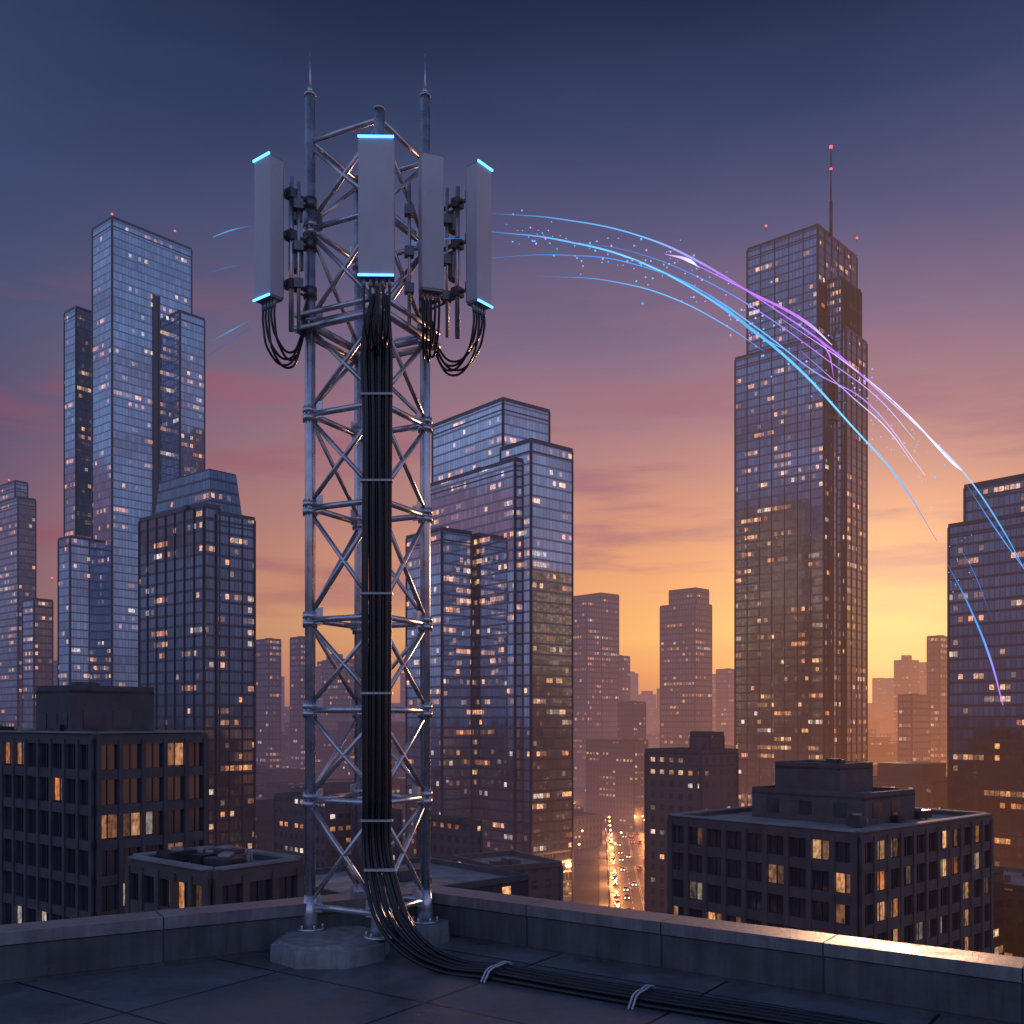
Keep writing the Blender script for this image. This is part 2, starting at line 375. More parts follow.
# near buildings with modelled facades
def nearb(name,vols,bay,fl,gm,fm,seed,pw=0.55,ph=1.15):
    mb=MB()
    for k,(l,n,r,e,d,a,z0,main) in enumerate(vols):
        P=quad(l,n,r,d,a); top=zt(e,d); z0=GZ if z0 is None else z0
        if main:
            mb.prism(P,z0,top-0.5,0,1,uo=0,vref=top-0.6-fl*40,bay=bay,cell=bay)
            frames(mb,P,z0,top-0.6,bay,fl,pw,ph,0.42,2)
            frames(mb,P,z0,top-0.6,bay,fl,0.07,0,0.1,3)
            for i in range(4):
                a_=Vector(P[i]);b_=Vector(P[(i+1)%4]);d_=(b_-a_).normalized();nn=Vector((d_.y,-d_.x));L=(b_-a_).length;kk=max(1,round(L/bay));st=L/kk
                for j in range(kk):
                    c=a_+d_*(j+0.5)*st+nn*0.04; mb.box((c.x,c.y),d_,0.05,0.05,z0,top-0.7,3)
            rim(mb,P,top-0.5,0.45,0.5,2)
            hvac(mb,P,top-0.5,6,3,2.0,seed,4)
            for i in range(4):
                a_=Vector(P[i]);b_=Vector(P[(i+1)%4]);d_=(b_-a_).normalized();nn=Vector((d_.y,-d_.x));c=(a_+b_)/2
                mb.box((c.x-nn.x*0.02,c.y-nn.y*0.02),d_,(b_-a_).length/2-0.5,0.5,top-0.047,top+0.1,4)
        else:
            mb.prism(P,z0,top,2,1,uo=k*53.0)
            rim(mb,P,top,0.5,0.35,2)
            hvac(mb,P,top,2,3,1.6,seed+k)
            a_=Vector(P[0]);b_=Vector(P[1]);d_=(b_-a_).normalized();nn=Vector((d_.y,-d_.x))
            for q in (0.25,0.6):
                c=a_+(b_-a_)*q+nn*0.03; mb.box((c.x,c.y),d_,1.0,0.04,z0+0.8,min(top-0.6,z0+2.6),3)
            a_=Vector(P[3]);b_=Vector(P[0]);d_=(b_-a_).normalized();nn=Vector((d_.y,-d_.x))
            for q in (0.2,0.5,0.8):
                c=a_+(b_-a_)*q+nn*0.03; mb.box((c.x,c.y),d_,0.8,0.04,z0+0.8,min(top-0.6,z0+2.4),3)
    return mb.obj(name,[gm,concr,fm,darkmetal,concr])
zr=zt(-13,90)-0.5
nearb('flat_roof_office_building',[(-640,-417,-307,-13,90,52,None,True),(-476,-441,-358,30,97,52,zr,False)],2.4,3.2,G_win,stone,3,0.4,0.9)
zr=zt(-112,100)-0.5
nearb('rooftop_penthouse_office_building',[(158,346,478,-112,100,41,None,True),(240,352,403,-78,110,41,zr,False),(263,328,361,-48,116,41,zr,False)],2.7,3.15,G_win2,brown,5,0.6,1.1)
nearb('low_brick_building',[(-382,-300,-212,-150,70,50,None,True)],2.4,3.2,G_win,brown,8)
tower('low_warehouse_block',[(-95,-40,-30,-105,250,40)],[G_fill[2],concr,brown])
tower('low_warehouse_block',[(-238,-185,-160,-82,270,45),(-160,-130,-110,-95,262,45)],[G_fill[0],concr,brown])
tower('low_warehouse_block',[(-60,-15,50,-152,200,30)],[G_fill[2],concr,brown])

# ------------------------------------------------------------ city fabric
def okplace(x,y,r):
    for (a,b,c) in footprints:
        if math.hypot(x-a,y-b)<r+c+2: return False
    return True
RX=lambda y: 28+(y-150)*0.088     # avenue centre line
CY=440.0                           # cross street
ga=math.radians(42); cg,sg=math.cos(ga),math.sin(ga)
step=44
far=MB()
for i in range(-45,46):
    for j in range(-45,46):
        gx=i*step+random.uniform(-4,4); gy=j*step+random.uniform(-4,4)
        x=gx*cg-gy*sg; y=gx*sg+gy*cg
        d=math.hypot(x,y)
        if y<120 or abs(x/y)>0.75 or d>1900: continue
        if abs(x-RX(y))<30 and y<1100: continue
        if abs(y-CY)<30: continue
        b=x/y
        hx=random.uniform(11,17); hy=random.uniform(10,16)
        if not okplace(x,y,max(hx,hy)+3): continue
        if y<360: e=random.uniform(-175,-120)
        elif y<620: e=random.uniform(-110,-40)
        elif y<1000: e=random.uniform(-50,0)
        else: e=random.uniform(-30,14)
        if y>700 and random.random()<0.07: e=random.uniform(20,60); hx*=0.7; hy*=0.7
        if 0.03<b<0.15 and y<600:
            e=min(e,-95)
            if y<440: continue
        top=max(zt(e*1.0,y),GZ+9)
        mbx=far if y>600 else MB()
        mi=random.randrange(3)
        u=Vector((cg,sg));v=Vector((-sg,cg));c=Vector((x,y))
        P=[tuple(c-u*hx-v*hy),tuple(c+u*hx-v*hy),tuple(c+u*hx+v*hy),tuple(c-u*hx+v*hy)]
        mbx.prism(P,GZ,top,mi,3,uo=random.uniform(0,900))
        if random.random()<0.6:
            Q=inset(P,random.uniform(0.35,0.6)); mbx.prism(Q,top,top+random.uniform(3,7),mi if random.random()<0.4 else 4,3,uo=random.uniform(0,900))
        if y<=600:
            rim(mbx,P,top,0.9,0.5,4); hvac(mbx,P,top,5,4,2.6,i*97+j)
            mbx.obj('city_building',G_fill+[concr,stone])
far.obj('distant_city_skyline',G_fill+[concr,stone])
mb=MB()
for k in range(420):
    y=random.uniform(1900,4200); x=y*random.uniform(-0.75,0.75); r=random.uniform(14,32)
    e=random.uniform(-12,14)+ (random.uniform(0,45) if random.random()<0.22 else 0)
    if 0.33<x/y<0.42: e+=random.uniform(0,22)
    c=Vector((x,y));u=Vector((cg,sg));v=Vector((-sg,cg))
    P=[tuple(c-u*r-v*r),tuple(c+u*r-v*r),tuple(c+u*r+v*r),tuple(c-u*r+v*r)]
    mb.prism(P,GZ,zt(e,y),0,1,uo=random.uniform(0,900))
mb.obj('distant_towers_skyline',[G_far,concr])

# ------------------------------------------------------------ ground, avenue
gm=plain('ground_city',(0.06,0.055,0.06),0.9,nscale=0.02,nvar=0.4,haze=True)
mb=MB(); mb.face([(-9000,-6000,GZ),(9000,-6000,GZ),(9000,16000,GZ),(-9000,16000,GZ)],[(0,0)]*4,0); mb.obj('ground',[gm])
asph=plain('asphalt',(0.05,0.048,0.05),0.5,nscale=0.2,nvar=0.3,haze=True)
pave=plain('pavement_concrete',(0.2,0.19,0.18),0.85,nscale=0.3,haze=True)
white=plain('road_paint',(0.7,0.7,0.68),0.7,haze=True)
def strip(mb,x0,x1,y0,y1,z,mi):
    mb.face([(RX(y0)+x0,y0,z),(RX(y0)+x1,y0,z),(RX(y1)+x1,y1,z),(RX(y1)+x0,y1,z)],[(0,0)]*4,mi)
mb=MB(); strip(mb,-11,11,100,1200,GZ+0.01,0)
mb.face([(-300,CY-9,GZ+0.015),(400,CY-9,GZ+0.015),(400,CY+9,GZ+0.015),(-300,CY+9,GZ+0.015)],[(0,0)]*4,0)
for s in (-3.6,3.6,-7.2,7.2):
    yy=200
    while yy<700:
        if abs(yy-CY)>14: strip(mb,s-0.09,s+0.09,yy,yy+4,GZ+0.02,1)
        yy+=10
strip(mb,-0.35,-0.2,100,CY-12,GZ+0.02,1); strip(mb,0.2,0.35,100,CY-12,GZ+0.02,1)
strip(mb,-0.35,-0.2,CY+12,900,GZ+0.02,1); strip(mb,0.2,0.35,CY+12,900,GZ+0.02,1)
mb.obj('road',[asph,white])
mb=MB()
for s in (-1,1):
    a,b=sorted((s*11.0,s*15.0))
    for (y0,y1) in ((100,CY-9.2),(CY+9.2,1200)):
        mb.prism([(RX(y0)+a,y0),(RX(y0)+b,y0),(RX(y1)+b,y1),(RX(y1)+a,y1)],GZ,GZ+0.14,0,0)
mb.obj('pavement',[pave])
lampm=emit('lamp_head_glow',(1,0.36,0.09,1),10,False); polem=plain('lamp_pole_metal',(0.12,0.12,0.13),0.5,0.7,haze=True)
lm=MB(); lm.tube((0,0,0),(0,0,8.5),0.11,0,8,0.07); lm.tube((0,0,8.4),(1.8,0,9.0),0.05,0,6); lm.tube((0,0,0),(0,0,0.8),0.2,0,8,0.14)
lm.box((2.1,0),(1,0),0.45,0.16,8.9,9.06,0); lm.ball((2.15,0,8.62),0.5,1,10)
lo=lm.obj('street_lamp',[polem,lampm]); first=True
def lamp(x,y,rz,light=0):
    global first
    o=lo if first else bpy.data.objects.new('street_lamp',lo.data)
    if not first: COL.objects.link(o)
    first=False
    o.location=(x,y,GZ+0.14); o.rotation_euler=(0,0,rz)
    if light:
        pl=bpy.data.lights.new('street_lamp_light','POINT'); pl.energy=light; pl.color=(1,0.36,0.10); pl.shadow_soft_size=0.5
        po=bpy.data.objects.new('lamp_light',pl); COL.objects.link(po); po.parent=o; po.location=(2.15,0,7.8)
k=0
for yy in range(290,1100,22):
    for s in (-1,1):
        k+=1
        lamp(RX(yy)+s*11.8,yy+(6 if s>0 else 0),math.pi if s>0 else 0,15000 if (320<yy<640 and k%4 in(1,2) ) else 0)
for xx in range(-40,180,20):
    if abs(xx-RX(CY))<14: continue
    lamp(xx,CY+10,-math.pi/2,0); lamp(xx+9,CY-10,math.pi/2,0)
for k in range(60):
    b=random.choice([random.uniform(-0.28,-0.12),random.uniform(0.03,0.16),random.uniform(0.34,0.44)]); yy=random.uniform(380,900); x=b*yy
    if not okplace(x,yy,2): continue
    lamp(x,yy,random.uniform(0,6.28))
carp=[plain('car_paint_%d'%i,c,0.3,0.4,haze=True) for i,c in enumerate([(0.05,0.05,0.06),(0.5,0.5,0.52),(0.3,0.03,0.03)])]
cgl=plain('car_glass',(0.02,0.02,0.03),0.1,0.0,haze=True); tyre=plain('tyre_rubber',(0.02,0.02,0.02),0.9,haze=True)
hl_=emit('headlamp',(1,0.7,0.4,1),14,False); tl_=emit('tail_lamp',(1,0.05,0.02,1),8,False)
def carmesh(pm):
    c=MB()
    c.prism([(-0.9,-2.2),(0.9,-2.2),(0.9,2.2),(-0.9,2.2)],0.3,0.9,0,0,bottom=True)
    c.prism([(-0.85,-1.9),(0.85,-1.9),(0.85,1.0),(-0.85,1.0)],0.9,1.45,1,0,poly2=[(-0.65,-1.3),(0.65,-1.3),(0.65,0.3),(-0.65,0.3)])
    for x in(-0.92,0.72):
        for y in(-1.4,1.4): c.tube((x,y,0.32),(x+0.2,y,0.32),0.32,2,14)
    for x in(-0.65,0.65):
        c.ball((x,2.2,0.68),0.17,3,8); c.ball((x,-2.2,0.72),0.14,4,8)
    return c.obj('car',[pm,cgl,tyre,hl_,tl_])
base=[carmesh(p) for p in carp]
k=0
for yy in range(300,760,13):
    for lane in (-9,-5.4,-1.9,1.9,5.4,9):
        if random.random()<0.33:
            bo=base[k%3]
            if k<3: o=bo
            else: o=bpy.data.objects.new('car',bo.data); COL.objects.link(o)
            k+=1
            y=yy+random.uniform(-3,3); o.location=(RX(y)+lane,y,GZ+0.015); o.rotation_euler=(0,0,-0.088+(math.pi if lane<0 else 0))

# ------------------------------------------------------------ our rooftop
CR=Vector((-0.94,12.15)); DL=Vector((-4.12,-2.36)).normalized(); DR=Vector((5.26,-3.68)).normalized()
LE=CR+DL*20; RE=CR+DR*20
def floormat():
    m,t,out,b=newmat('rooftop_slab_membrane')
    p=t.new('ShaderNodeNewGeometry').outputs['Position']
    mp=t.new('ShaderNodeMapping'); mp.inputs['Rotation'].default_value=(0,0,math.radians(35)); t.put(mp.inputs[0],p)
    br=t.new('ShaderNodeTexBrick'); t.put(br.inputs['Vector'],mp.outputs[0])
    br.offset=0.0; br.inputs['Scale'].default_value=1.0; br.inputs['Brick Width'].default_value=1.9; br.inputs['Row Height'].default_value=1.7
    br.inputs['Mortar Size'].default_value=0.016; br.inputs['Mortar Smooth'].default_value=0.1
    br.inputs['Color1'].default_value=(0.115,0.12,0.14,1); br.inputs['Color2'].default_value=(0.155,0.16,0.185,1); br.inputs['Mortar'].default_value=(0.004,0.004,0.006,1)
    n=t.noise(p,0.9,7,0.68); n2=t.noise(p,9,5,0.75)
    st=t.mr(t.noise(p,0.55,5,0.6),0.50,0.56,1.0,0.72,True)
    c=t.vm('SCALE',br.outputs['Color'],scale=t.m('MULTIPLY',t.m('MULTIPLY',t.mr(n,0.3,0.7,0.65,1.25),st),t.mr(n2,0.3,0.7,0.82,1.18)))
    t.put(b.inputs['Base Color'],c)
    t.put(b.inputs['Roughness'],t.m('ADD',t.mr(n,0.35,0.65,0.0,0.22),t.m('MULTIPLY',st,0.28)))
    bp=t.new('ShaderNodeBump'); bp.inputs['Strength'].default_value=0.4; bp.inputs['Distance'].default_value=0.010
    h=t.m('SUBTRACT',t.m('MULTIPLY',t.noise(p,20,6,0.75),0.5),t.m('MULTIPLY',br.outputs['Fac'],2.0))
    t.put(bp.inputs['Height'],h); t.put(b.inputs['Normal'],bp.outputs[0])
    return finish(m,t,out,b,False)
fm=floormat()
mb=MB()
poly=[tuple(LE),(LE.x,-14),(RE.x,-14),tuple(RE),tuple(CR)]
mb.face([(p[0],p[1],0) for p in poly],[(0,0)]*5,0); mb.obj('rooftop_floor',[fm])
ownwall=plain('own_building_wall',(0.15,0.14,0.15),0.8,nscale=0.6)
mb=MB(); mb.prism([tuple(Vector(p)) for p in poly],GZ,-0.02,0,0); mb.obj('host_building',[ownwall])
def weathered(name,col,rough,sc):
    m,t,out,b=newmat(name)
    p=t.new('ShaderNodeNewGeometry').outputs['Position']
    n=t.noise(p,sc,6,0.65); drip=t.noise(t.vm('MULTIPLY',p,(9.0,9.0,0.8)),1.0,4,0.6)
    c=t.vm('SCALE',col,scale=t.m('MULTIPLY',t.mr(n,0.3,0.7,0.65,1.25),t.mr(drip,0.35,0.65,0.75,1.12)))
    t.put(b.inputs['Base Color'],c); t.put(b.inputs['Roughness'],t.mr(n,0.3,0.7,rough-0.12,rough+0.12))
    bp=t.new('ShaderNodeBump'); bp.inputs['Strength'].default_value=0.45; bp.inputs['Distance'].default_value=0.01
    t.put(bp.inputs['Height'],t.noise(p,26,5,0.7)); t.put(b.inputs['Normal'],bp.outputs[0])
    t.put(out.inputs[0],b.outputs[0]); return m
cop=weathered('coping_stone',(0.22,0.205,0.22),0.42,2.4)
wal=weathered('parapet_render',(0.10,0.097,0.11),0.65,1.8)
par=empty('roof_parapet')
def parapet(D,L,seg,sgn,nm):
    inn=Vector((-D.y,D.x)) if sgn>0 else Vector((D.y,-D.x))
    mb=MB(); cpm=MB(); h=0.49
    c=CR+D*(L/2)+inn*0.24
    mb.box((c.x,c.y),D,L/2,0.13,0.0,h-0.12,0)
    for q in range(int(L/seg)):
        a=q*seg+0.006; b=(q+1)*seg-0.006
        cc=CR+D*((a+b)/2)+inn*0.2
        cpm.box((cc.x,cc.y),D,(b-a)/2,0.21,h-0.12+random.uniform(-.002,.002),h+random.uniform(-.003,.003),0)
        cc=CR+D*((a+b)/2)+inn*0.375
        mb.box((cc.x,cc.y),D,(b-a)/2-0.006,0.012,0.03,h-0.135,0)
    mb.obj(nm+'_wall',[wal],par,0.004); cpm.obj(nm+'_coping',[cop],par,0.014)
parapet(DL,20,1.62,+1,'west'); parapet(DR,20,1.62,-1,'east')

# ------------------------------------------------------------ lattice tower
steel=plain('galvanised_steel',(0.62,0.62,0.66),0.30,0.82,nscale=6,nvar=0.25,bump=0.1,bscale=60)
steel2=plain('dark_bracket_steel',(0.16,0.16,0.18),0.40,0.7,nscale=8,nvar=0.3)
plin=weathered('plinth_concrete',(0.27,0.265,0.29),0.7,4)
T=empty('telecom_lattice_tower')
A=Vector((-2.22,11.0)); Bq=Vector((-0.99,11.4)); ctr=(A+Bq)/2; hd=(Bq-A)/2; pr=Vector((hd.y,-hd.x))
F=ctr+pr; K=ctr-pr
legs=[A,F,Bq,K]; tops=[9.36,8.95,9.6,8.9]
mb=MB()
for p,t in zip(legs,tops):
    mb.tube((p.x,p.y,0.2),(p.x,p.y,t),0.058,0,24)
rings=[0.45,1.62,2.61,3.60,4.83,5.86,6.85]
for z in rings[1:]+[7.9]:
    for p in legs:
        mb.tube((p.x,p.y,z-0.07),(p.x,p.y,z-0.012),0.082,0,20); mb.tube((p.x,p.y,z+0.012),(p.x,p.y,z+0.07),0.082,0,20)
        for q in range(8):
            an=q*math.pi/4; mb.tube((p.x+0.071*math.cos(an),p.y+0.071*math.sin(an),z-0.09),(p.x+0.071*math.cos(an),p.y+0.071*math.sin(an),z+0.09),0.009,0,6)
for p,t in zip(legs,tops): mb.tube((p.x,p.y,t),(p.x,p.y,t+0.03),0.064,0,18)
for p,t in ((A,9.36),(Bq,9.6)):
    mb.tube((p.x,p.y,t),(p.x,p.y,t+0.5),0.012,0,8,0.007)
    mb.tube((p.x,p.y,t+0.03),(p.x,p.y,t+0.1),0.03,0,10)
mb.obj('legs',[steel],T)
mb=MB()
def v3(p,z): return Vector((p.x,p.y,z))
for z in rings:
    for i in range(4):
        a=legs[i];b=legs[(i+1)%4]; mb.tube(v3(a,z),v3(b,z),0.034 if z<6.5 else 0.045,0,14)
for z in (7.9,8.86):
    for i in range(4): mb.tube(v3(legs[i],z),v3(legs[(i+1)%4],z),0.03,0,12)
lv=rings+[7.9,8.86]
for q in range(len(lv)-1):
    z0,z1=lv[q]+0.05,lv[q+1]-0.05
    for i in range(4):
        a=legs[i];b=legs[(i+1)%4]
        if i in(0,1):
            mb.tube(v3(a,z0),v3(b,z1),0.026,0,12); mb.tube(v3(b,z0),v3(a,z1),0.026,0,12)
        elif (q+i)%2: mb.tube(v3(a,z0),v3(b,z1),0.024,0,10)
        else: mb.tube(v3(b,z0),v3(a,z1),0.024,0,10)
    for i in range(4):
        for (a,b) in ((legs[i],legs[(i+1)%4]),(legs[i],legs[(i-1)%4])):
            d=(b-a).normalized(); c=a+d*0.11
            mb.box((c.x,c.y),d,0.06,0.006,lv[q]-0.05,lv[q]+0.13,0)
mb.obj('bracing',[steel],T)
mb=MB()
for i in range(4):
    a=legs[i];b=legs[(i+1)%4];d=(b-a).normalized();n_=Vector((d.y,-d.x))
    if n_.dot(a-ctr)<0:n_=-n_
    a2=a+n_*0.1-d*0.12;b2=b+n_*0.1+d*0.12
    mb.tube(v3(a2,6.78),v3(b2,6.78),0.04,0,12); mb.tube(v3(a2,6.93),v3(b2,6.93),0.03,0,12)
mb.obj('platform_ring',[steel],T)
mb=MB()
for p in legs:
    mb.tube(v3(p,0.20),v3(p,0.225),0.17,0,24); mb.tube(v3(p,0.225),v3(p,0.57),0.10,0,20,0.066)
    for q in range(6):
        an=q*math.pi/3; mb.tube((p.x+0.135*math.cos(an),p.y+0.135*math.sin(an),0.22),(p.x+0.135*math.cos(an),p.y+0.135*math.sin(an),0.265),0.014,0,6)
mb.obj('base_plates',[steel],T)
mb=MB()
def disc(c,r,z0,z1,n=8,k=.95):
    mb.prism([(c[0]+r*math.cos(2*math.pi*(i+.5)/n),c[1]+r*math.sin(2*math.pi*(i+.5)/n)) for i in range(n)],z0,z1,0,0,poly2=[(c[0]+r*k*math.cos(2*math.pi*(i+.5)/n),c[1]+r*k*math.sin(2*math.pi*(i+.5)/n)) for i in range(n)])
disc((-1.92,10.62),0.64,0,0.17,8,.985); disc((-1.92,10.66),0.58,0.17,0.20,8,.97)
disc((Bq.x,Bq.y),0.30,0,0.198,8); disc((K.x,K.y),0.27,0,0.197,8)
mb.obj('concrete_plinth',[plin],T,0.012)

# ------------------------------------------------------------ antennas
panelm=plain('antenna_radome',(0.56,0.56,0.61),0.34,0.0,nscale=1.3,nvar=0.10,bump=0.04,bscale=80)
panels=plain('antenna_back_housing',(0.30,0.29,0.32),0.42,0.2,nscale=3,nvar=0.15)
led=emit('led_strip_blue',(0.09,0.40,1.0,1),3.6)
cabm=plain('cable_rubber',(0.014,0.014,0.018),0.26,0.0,nscale=8,nvar=0.3)
tiem=plain('cable_tie_nylon',(0.5,0.5,0.54),0.4)
def curve(name,pts_list,rad,mat,parent=None,res=8):
    cu=bpy.data.curves.new(name,'CURVE'); cu.dimensions='3D'; cu.bevel_depth=rad; cu.bevel_resolution=3; cu.resolution_u=res; cu.use_fill_caps=True
    for pts in pts_list:
        s=cu.splines.new('BEZIER'); s.bezier_points.add(len(pts)-1)
        for bp_,p in zip(s.bezier_points,pts):
            bp_.co=p[:3]; bp_.handle_left_type='AUTO'; bp_.handle_right_type='AUTO'
            if len(p)>3: bp_.radius=p[3]
    cu.materials.append(mat)
    o=bpy.data.objects.new(name,cu); COL.objects.link(o)
    if parent:o.parent=parent
    return o
def rbox(mb,c,d,hx,hy,z0,z1,r,mi):
    d=d.normalized(); e=Vector((-d.y,d.x)); P=[]
    for (sx,sy,st) in ((1,1,0),(-1,1,90),(-1,-1,180),(1,-1,270)):
        for q in range(4):
            an=math.radians(st+q*30); o=Vector((sx*(hx-r)+r*math.cos(an),sy*(hy-r)+r*math.sin(an)))
            w_=c+d*o.x+e*o.y; P.append((w_.x,w_.y))
    mb.prism(P,z0,z1,mi,mi,bottom=True)
def antenna(c,wdir,wd,dp,z0,z1,leg,lt=True,lb=True,pole=None):
    """c centre of panel front face plane, wdir = direction along width; panel body sits behind"""
    E=empty('panel_antenna'); wdir=wdir.normalized(); nrm=Vector((wdir.y,-wdir.x))
    if nrm.y>0 : nrm=-nrm
    body=c-nrm*dp/2
    mb=MB(); rbox(mb,body,wdir,wd/2,dp/2,z0+0.025,z1-0.025,0.018,0); mb.obj('radome',[panelm],E)
    mb=MB(); rbox(mb,body,wdir,wd/2-0.006,dp/2-0.006,z0,z0+0.025,0.015,0); rbox(mb,body,wdir,wd/2-0.006,dp/2-0.006,z1-0.025,z1,0.015,0)
    bk=c-nrm*(dp+0.02); rbox(mb,bk,wdir,wd/2-0.05,0.022,z0+0.05,z1-0.05,0.01,0)
    for q in (-0.36,-0.18,0,0.18,0.36):
        p=body+wdir*wd*q; mb.tube((p.x,p.y,z0-0.08),(p.x,p.y,z0+0.01),0.018,0,10)
    mb.obj('end_caps',[panels],E)
    mb=MB()
    ls=c+nrm*0.004
    if lt: mb.box((ls.x,ls.y),wdir,wd/2+0.002,0.008,z1-0.014,z1+0.006,0)
    if lb: mb.box((ls.x,ls.y),wdir,wd/2+0.002,0.008,z0-0.002,z0+0.016,0)
    if lt or lb: mb.obj('led_strips',[led],E)
    mb=MB(); P=pole
    mb.tube((P.x,P.y,z0-0.28),(P.x,P.y,z1-0.12),0.028,0,14)
    for zz_ in (z0+0.22,(z0+z1)/2,z1-0.3):
        q=c-nrm*(dp+0.03)
        mb.tube((q.x,q.y,zz_),(P.x,P.y,zz_),0.02,1,10); mb.box((P.x,P.y),wdir,0.055,0.05,zz_-0.05,zz_+0.05,1)
        mb.box((q.x,q.y),wdir,0.07,0.022,zz_-0.06,zz_+0.06,1)
        mb.tube((P.x,P.y,zz_+0.02),(leg.x,leg.y,zz_+0.02),0.024,1,10)
        mb.tube((P.x,P.y,zz_-0.05),(leg.x,leg.y,zz_-0.05),0.014,1,10)
        mb.tube((leg.x,leg.y,zz_-0.06),(leg.x,leg.y,zz_+0.06),0.075,1,14)
    r_=P+(leg-P)*0.15
    mb.box((r_.x,r_.y+0.08),wdir,0.07,0.05,z0+0.42,z0+0.7,1); mb.box((r_.x,r_.y+0.08),wdir,0.06,0.045,z0+0.95,z0+1.15,1)
    mb.obj('mounting_bracket',[steel,steel2],E)
    cl=[]
    for q,dd in zip((-0.36,-0.18,0,0.18,0.36),(0.42,0.36,0.46,0.3,0.39)):
        p=body+wdir*wd*q; e_=Vector((leg.x,leg.y)); m_=p.lerp(e_,0.45)
        cl.append([(p.x,p.y,z0-0.05),(p.x,p.y,z0-0.22),(p.lerp(e_,0.15).x,p.lerp(e_,0.15).y,z0-0.1-dd),(m_.x,m_.y,z0-0.2-dd),(p.lerp(e_,0.75).x,p.lerp(e_,0.75).y,z0-0.05-dd*0.8),(p.lerp(e_,0.85).x,p.lerp(e_,0.85).y,z0-0.02),(e_.x,e_.y-0.06,z0+0.2)])
    curve('jumper_cables',cl,0.013,cabm,E)
    return E
antenna(Vector((-2.655,10.6)),Vector((0.20,-0.16)),0.27,0.19,6.97,8.47,A,pole=Vector((-2.38,10.78)))
antenna(Vector((-1.355,9.95)),Vector((1,0.02)),0.355,0.15,6.92,8.31,F,pole=Vector((-1.37,10.25)))
antenna(Vector((-0.85,10.75)),Vector((0.20,0.07)),0.25,0.16,7.12,8.60,Bq,False,False,pole=Vector((-0.93,11.05)))
antenna(Vector((-0.29,10.78)),Vector((0.15,0.2)),0.25,0.17,6.98,8.48,Bq,pole=Vector((-0.60,11.0)))
mb=MB()
for (x,y,z0,z1) in ((-2.30,10.78,6.7,8.3),(-1.12,10.9,6.8,8.35),(-0.72,11.1,6.75,8.4)):
    mb.tube((x,y,z0),(x,y,z1),0.02,0,12)
    for z in (7.2,7.6,8.05): mb.box((x,y),(1,0.2),0.05,0.05,z-0.05,z+0.05,1)
mb.obj('antenna_support_poles',[steel,steel2],T)

# ------------------------------------------------------------ feeder cables
CB=empty('feeder_cable_bundle'); cl=[]
NC=9
for i in range(NC):
    o=(i-(NC-1)/2)
    x=F.x-0.01+o*0.034; y=F.y-0.11-(0.035 if i%2 else 0)
    jit=lambda s:random.uniform(-s,s)
    ox=o*0.045
    lay=0.024+(0.038 if i%2==1 else 0.0)
    top=[(x*0.4-1.37*0.6+o*0.004,y+0.02,6.95),(x,y,6.55)]
    mid=[(x+jit(0.006),y+jit(0.006),z) for z in (5.6,4.6,3.6,2.6,1.7,1.15)]
    path=[((-1.34,10.38,0.74),(0.85,0.2)),((-1.22,10.28,0.42),(0.85,0.4)),((-0.98,10.17,0.15),(0.7,0.7)),((-0.62,10.03,0.0),(0.45,0.9)),((-0.15,9.78,0.0),(0.45,0.9)),((0.55,9.30,0.0),(0.5,0.86)),((1.15,8.90,0.0),(0.5,0.86)),((1.9,8.45,0.0),(0.5,0.86)),((2.7,7.95,0.0),(0.5,0.86)),((4.2,7.0,0),(0.5,0.86)),((7,5.2,0),(0.5,0.86))]
    run=[(p[0]+ox*n[0]+jit(0.006),p[1]+ox*n[1]*1.1+jit(0.006),max(p[2],0)+lay) for p,n in path]
    cl.append(top+mid+run)
curve('cables',cl,0.0225,cabm,CB,12)
mb=MB()
for z in (5.9,5.0,3.82,2.78,1.45):
    mb.box((F.x-0.01,F.y-0.125),(1,0),0.168,0.05,z-0.011,z+0.011,0)
mb.box((F.x+0.03,F.y-0.18),(1,0),0.16,0.05,0.93,0.955,0)
mb.obj('cable_ties',[tiem],CB)
tl=[]
for (cx,cy) in ((-0.15,9.78),(1.15,8.90)):
    n=Vector((0.48,0.86)).normalized(); c=Vector((cx,cy))
    pts=[]
    for s,z in ((-0.30,0.005),(-0.25,0.05),(-0.2,0.092),(0,0.105),(0.2,0.092),(0.25,0.05),(0.30,0.005)):
        q=c+n*s; pts.append((q.x,q.y,z))
    tl.append(pts)
    tl.append([(p[0]+0.03,p[1]-0.02,p[2]) for p in pts])
curve('floor_clamps',tl,0.009,tiem,CB)

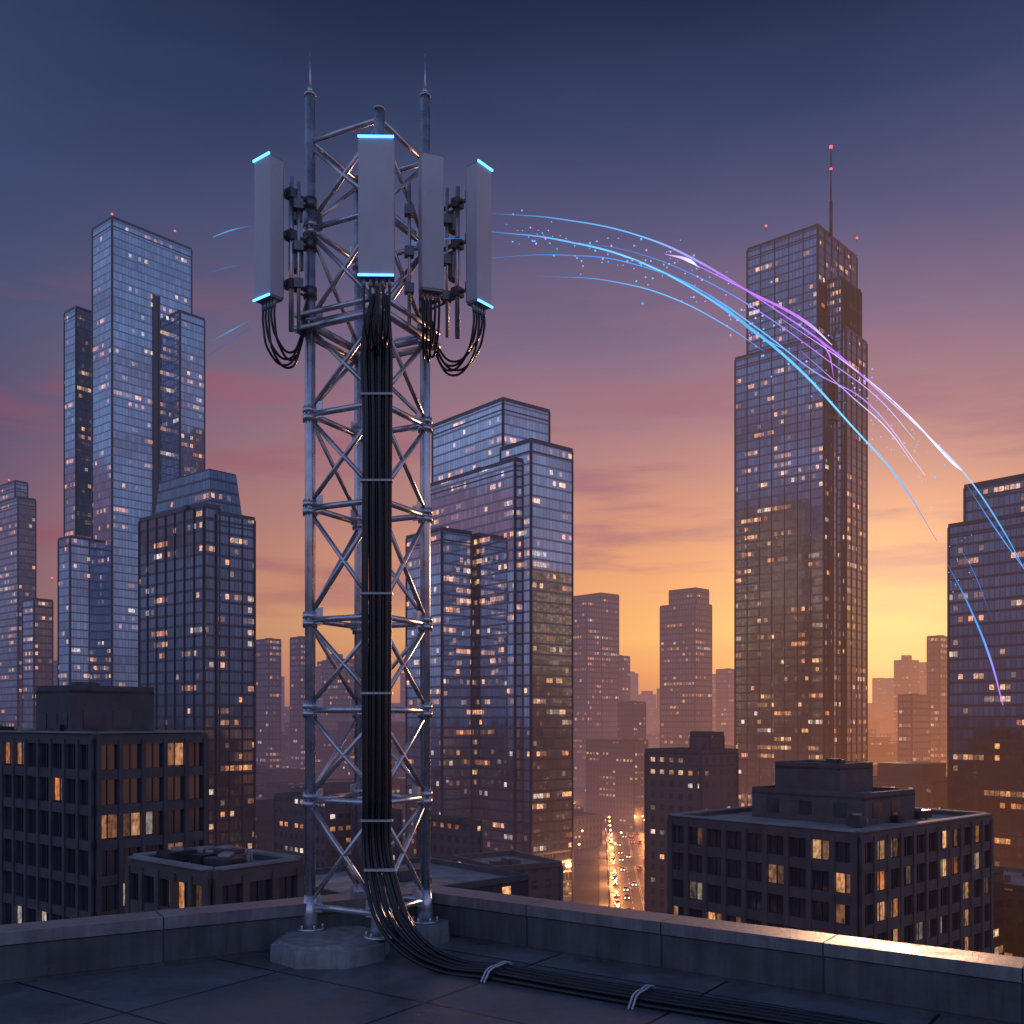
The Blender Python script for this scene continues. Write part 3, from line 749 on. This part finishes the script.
# ------------------------------------------------------------ light trails (luminous filaments in the air)
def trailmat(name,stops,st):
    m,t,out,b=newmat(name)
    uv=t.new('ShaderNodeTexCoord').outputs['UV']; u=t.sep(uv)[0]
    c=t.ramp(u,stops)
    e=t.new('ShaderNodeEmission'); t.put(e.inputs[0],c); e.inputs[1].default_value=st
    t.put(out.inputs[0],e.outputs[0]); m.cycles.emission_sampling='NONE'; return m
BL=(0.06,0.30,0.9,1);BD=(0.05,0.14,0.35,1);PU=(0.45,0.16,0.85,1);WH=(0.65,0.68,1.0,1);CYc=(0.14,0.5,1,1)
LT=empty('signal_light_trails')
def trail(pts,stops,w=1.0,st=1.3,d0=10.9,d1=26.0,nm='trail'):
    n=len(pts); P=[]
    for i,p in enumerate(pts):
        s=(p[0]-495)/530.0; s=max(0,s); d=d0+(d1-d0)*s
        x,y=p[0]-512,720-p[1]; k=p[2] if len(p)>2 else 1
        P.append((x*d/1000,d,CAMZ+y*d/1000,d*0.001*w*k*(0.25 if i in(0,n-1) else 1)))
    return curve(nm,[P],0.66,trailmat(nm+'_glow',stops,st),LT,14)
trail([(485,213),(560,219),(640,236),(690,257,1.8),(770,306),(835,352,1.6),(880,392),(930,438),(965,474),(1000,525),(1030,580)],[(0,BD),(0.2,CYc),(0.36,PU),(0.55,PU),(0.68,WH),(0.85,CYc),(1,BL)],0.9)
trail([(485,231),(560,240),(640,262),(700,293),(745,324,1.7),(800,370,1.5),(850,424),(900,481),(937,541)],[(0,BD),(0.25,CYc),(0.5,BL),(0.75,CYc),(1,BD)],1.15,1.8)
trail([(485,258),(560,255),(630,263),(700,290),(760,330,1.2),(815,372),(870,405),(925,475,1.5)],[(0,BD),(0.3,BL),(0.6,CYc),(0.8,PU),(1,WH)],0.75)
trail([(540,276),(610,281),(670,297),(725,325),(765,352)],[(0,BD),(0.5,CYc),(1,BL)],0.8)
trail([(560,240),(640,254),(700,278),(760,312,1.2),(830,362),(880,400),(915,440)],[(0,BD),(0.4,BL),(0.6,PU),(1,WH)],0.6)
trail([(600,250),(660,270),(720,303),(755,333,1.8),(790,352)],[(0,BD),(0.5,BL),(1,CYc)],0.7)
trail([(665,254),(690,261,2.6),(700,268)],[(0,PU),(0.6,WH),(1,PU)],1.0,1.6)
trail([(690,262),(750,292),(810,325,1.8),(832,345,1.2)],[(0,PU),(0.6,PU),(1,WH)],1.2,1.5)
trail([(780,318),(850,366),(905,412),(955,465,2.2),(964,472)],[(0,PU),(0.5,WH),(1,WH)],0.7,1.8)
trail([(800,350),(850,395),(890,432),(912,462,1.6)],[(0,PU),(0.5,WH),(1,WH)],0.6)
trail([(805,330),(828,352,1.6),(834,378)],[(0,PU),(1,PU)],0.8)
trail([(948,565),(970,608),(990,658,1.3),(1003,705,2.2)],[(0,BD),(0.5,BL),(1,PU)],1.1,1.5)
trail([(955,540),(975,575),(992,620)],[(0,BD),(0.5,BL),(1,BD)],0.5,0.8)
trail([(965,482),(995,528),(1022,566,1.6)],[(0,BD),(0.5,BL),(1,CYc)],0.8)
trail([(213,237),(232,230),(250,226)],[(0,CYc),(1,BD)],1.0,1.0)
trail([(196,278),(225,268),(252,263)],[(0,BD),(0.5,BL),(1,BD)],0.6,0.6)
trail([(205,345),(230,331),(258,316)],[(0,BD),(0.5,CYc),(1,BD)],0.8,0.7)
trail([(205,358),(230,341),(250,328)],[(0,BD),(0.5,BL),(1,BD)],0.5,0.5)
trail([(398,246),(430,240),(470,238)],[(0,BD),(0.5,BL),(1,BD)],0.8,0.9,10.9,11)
mb=MB()
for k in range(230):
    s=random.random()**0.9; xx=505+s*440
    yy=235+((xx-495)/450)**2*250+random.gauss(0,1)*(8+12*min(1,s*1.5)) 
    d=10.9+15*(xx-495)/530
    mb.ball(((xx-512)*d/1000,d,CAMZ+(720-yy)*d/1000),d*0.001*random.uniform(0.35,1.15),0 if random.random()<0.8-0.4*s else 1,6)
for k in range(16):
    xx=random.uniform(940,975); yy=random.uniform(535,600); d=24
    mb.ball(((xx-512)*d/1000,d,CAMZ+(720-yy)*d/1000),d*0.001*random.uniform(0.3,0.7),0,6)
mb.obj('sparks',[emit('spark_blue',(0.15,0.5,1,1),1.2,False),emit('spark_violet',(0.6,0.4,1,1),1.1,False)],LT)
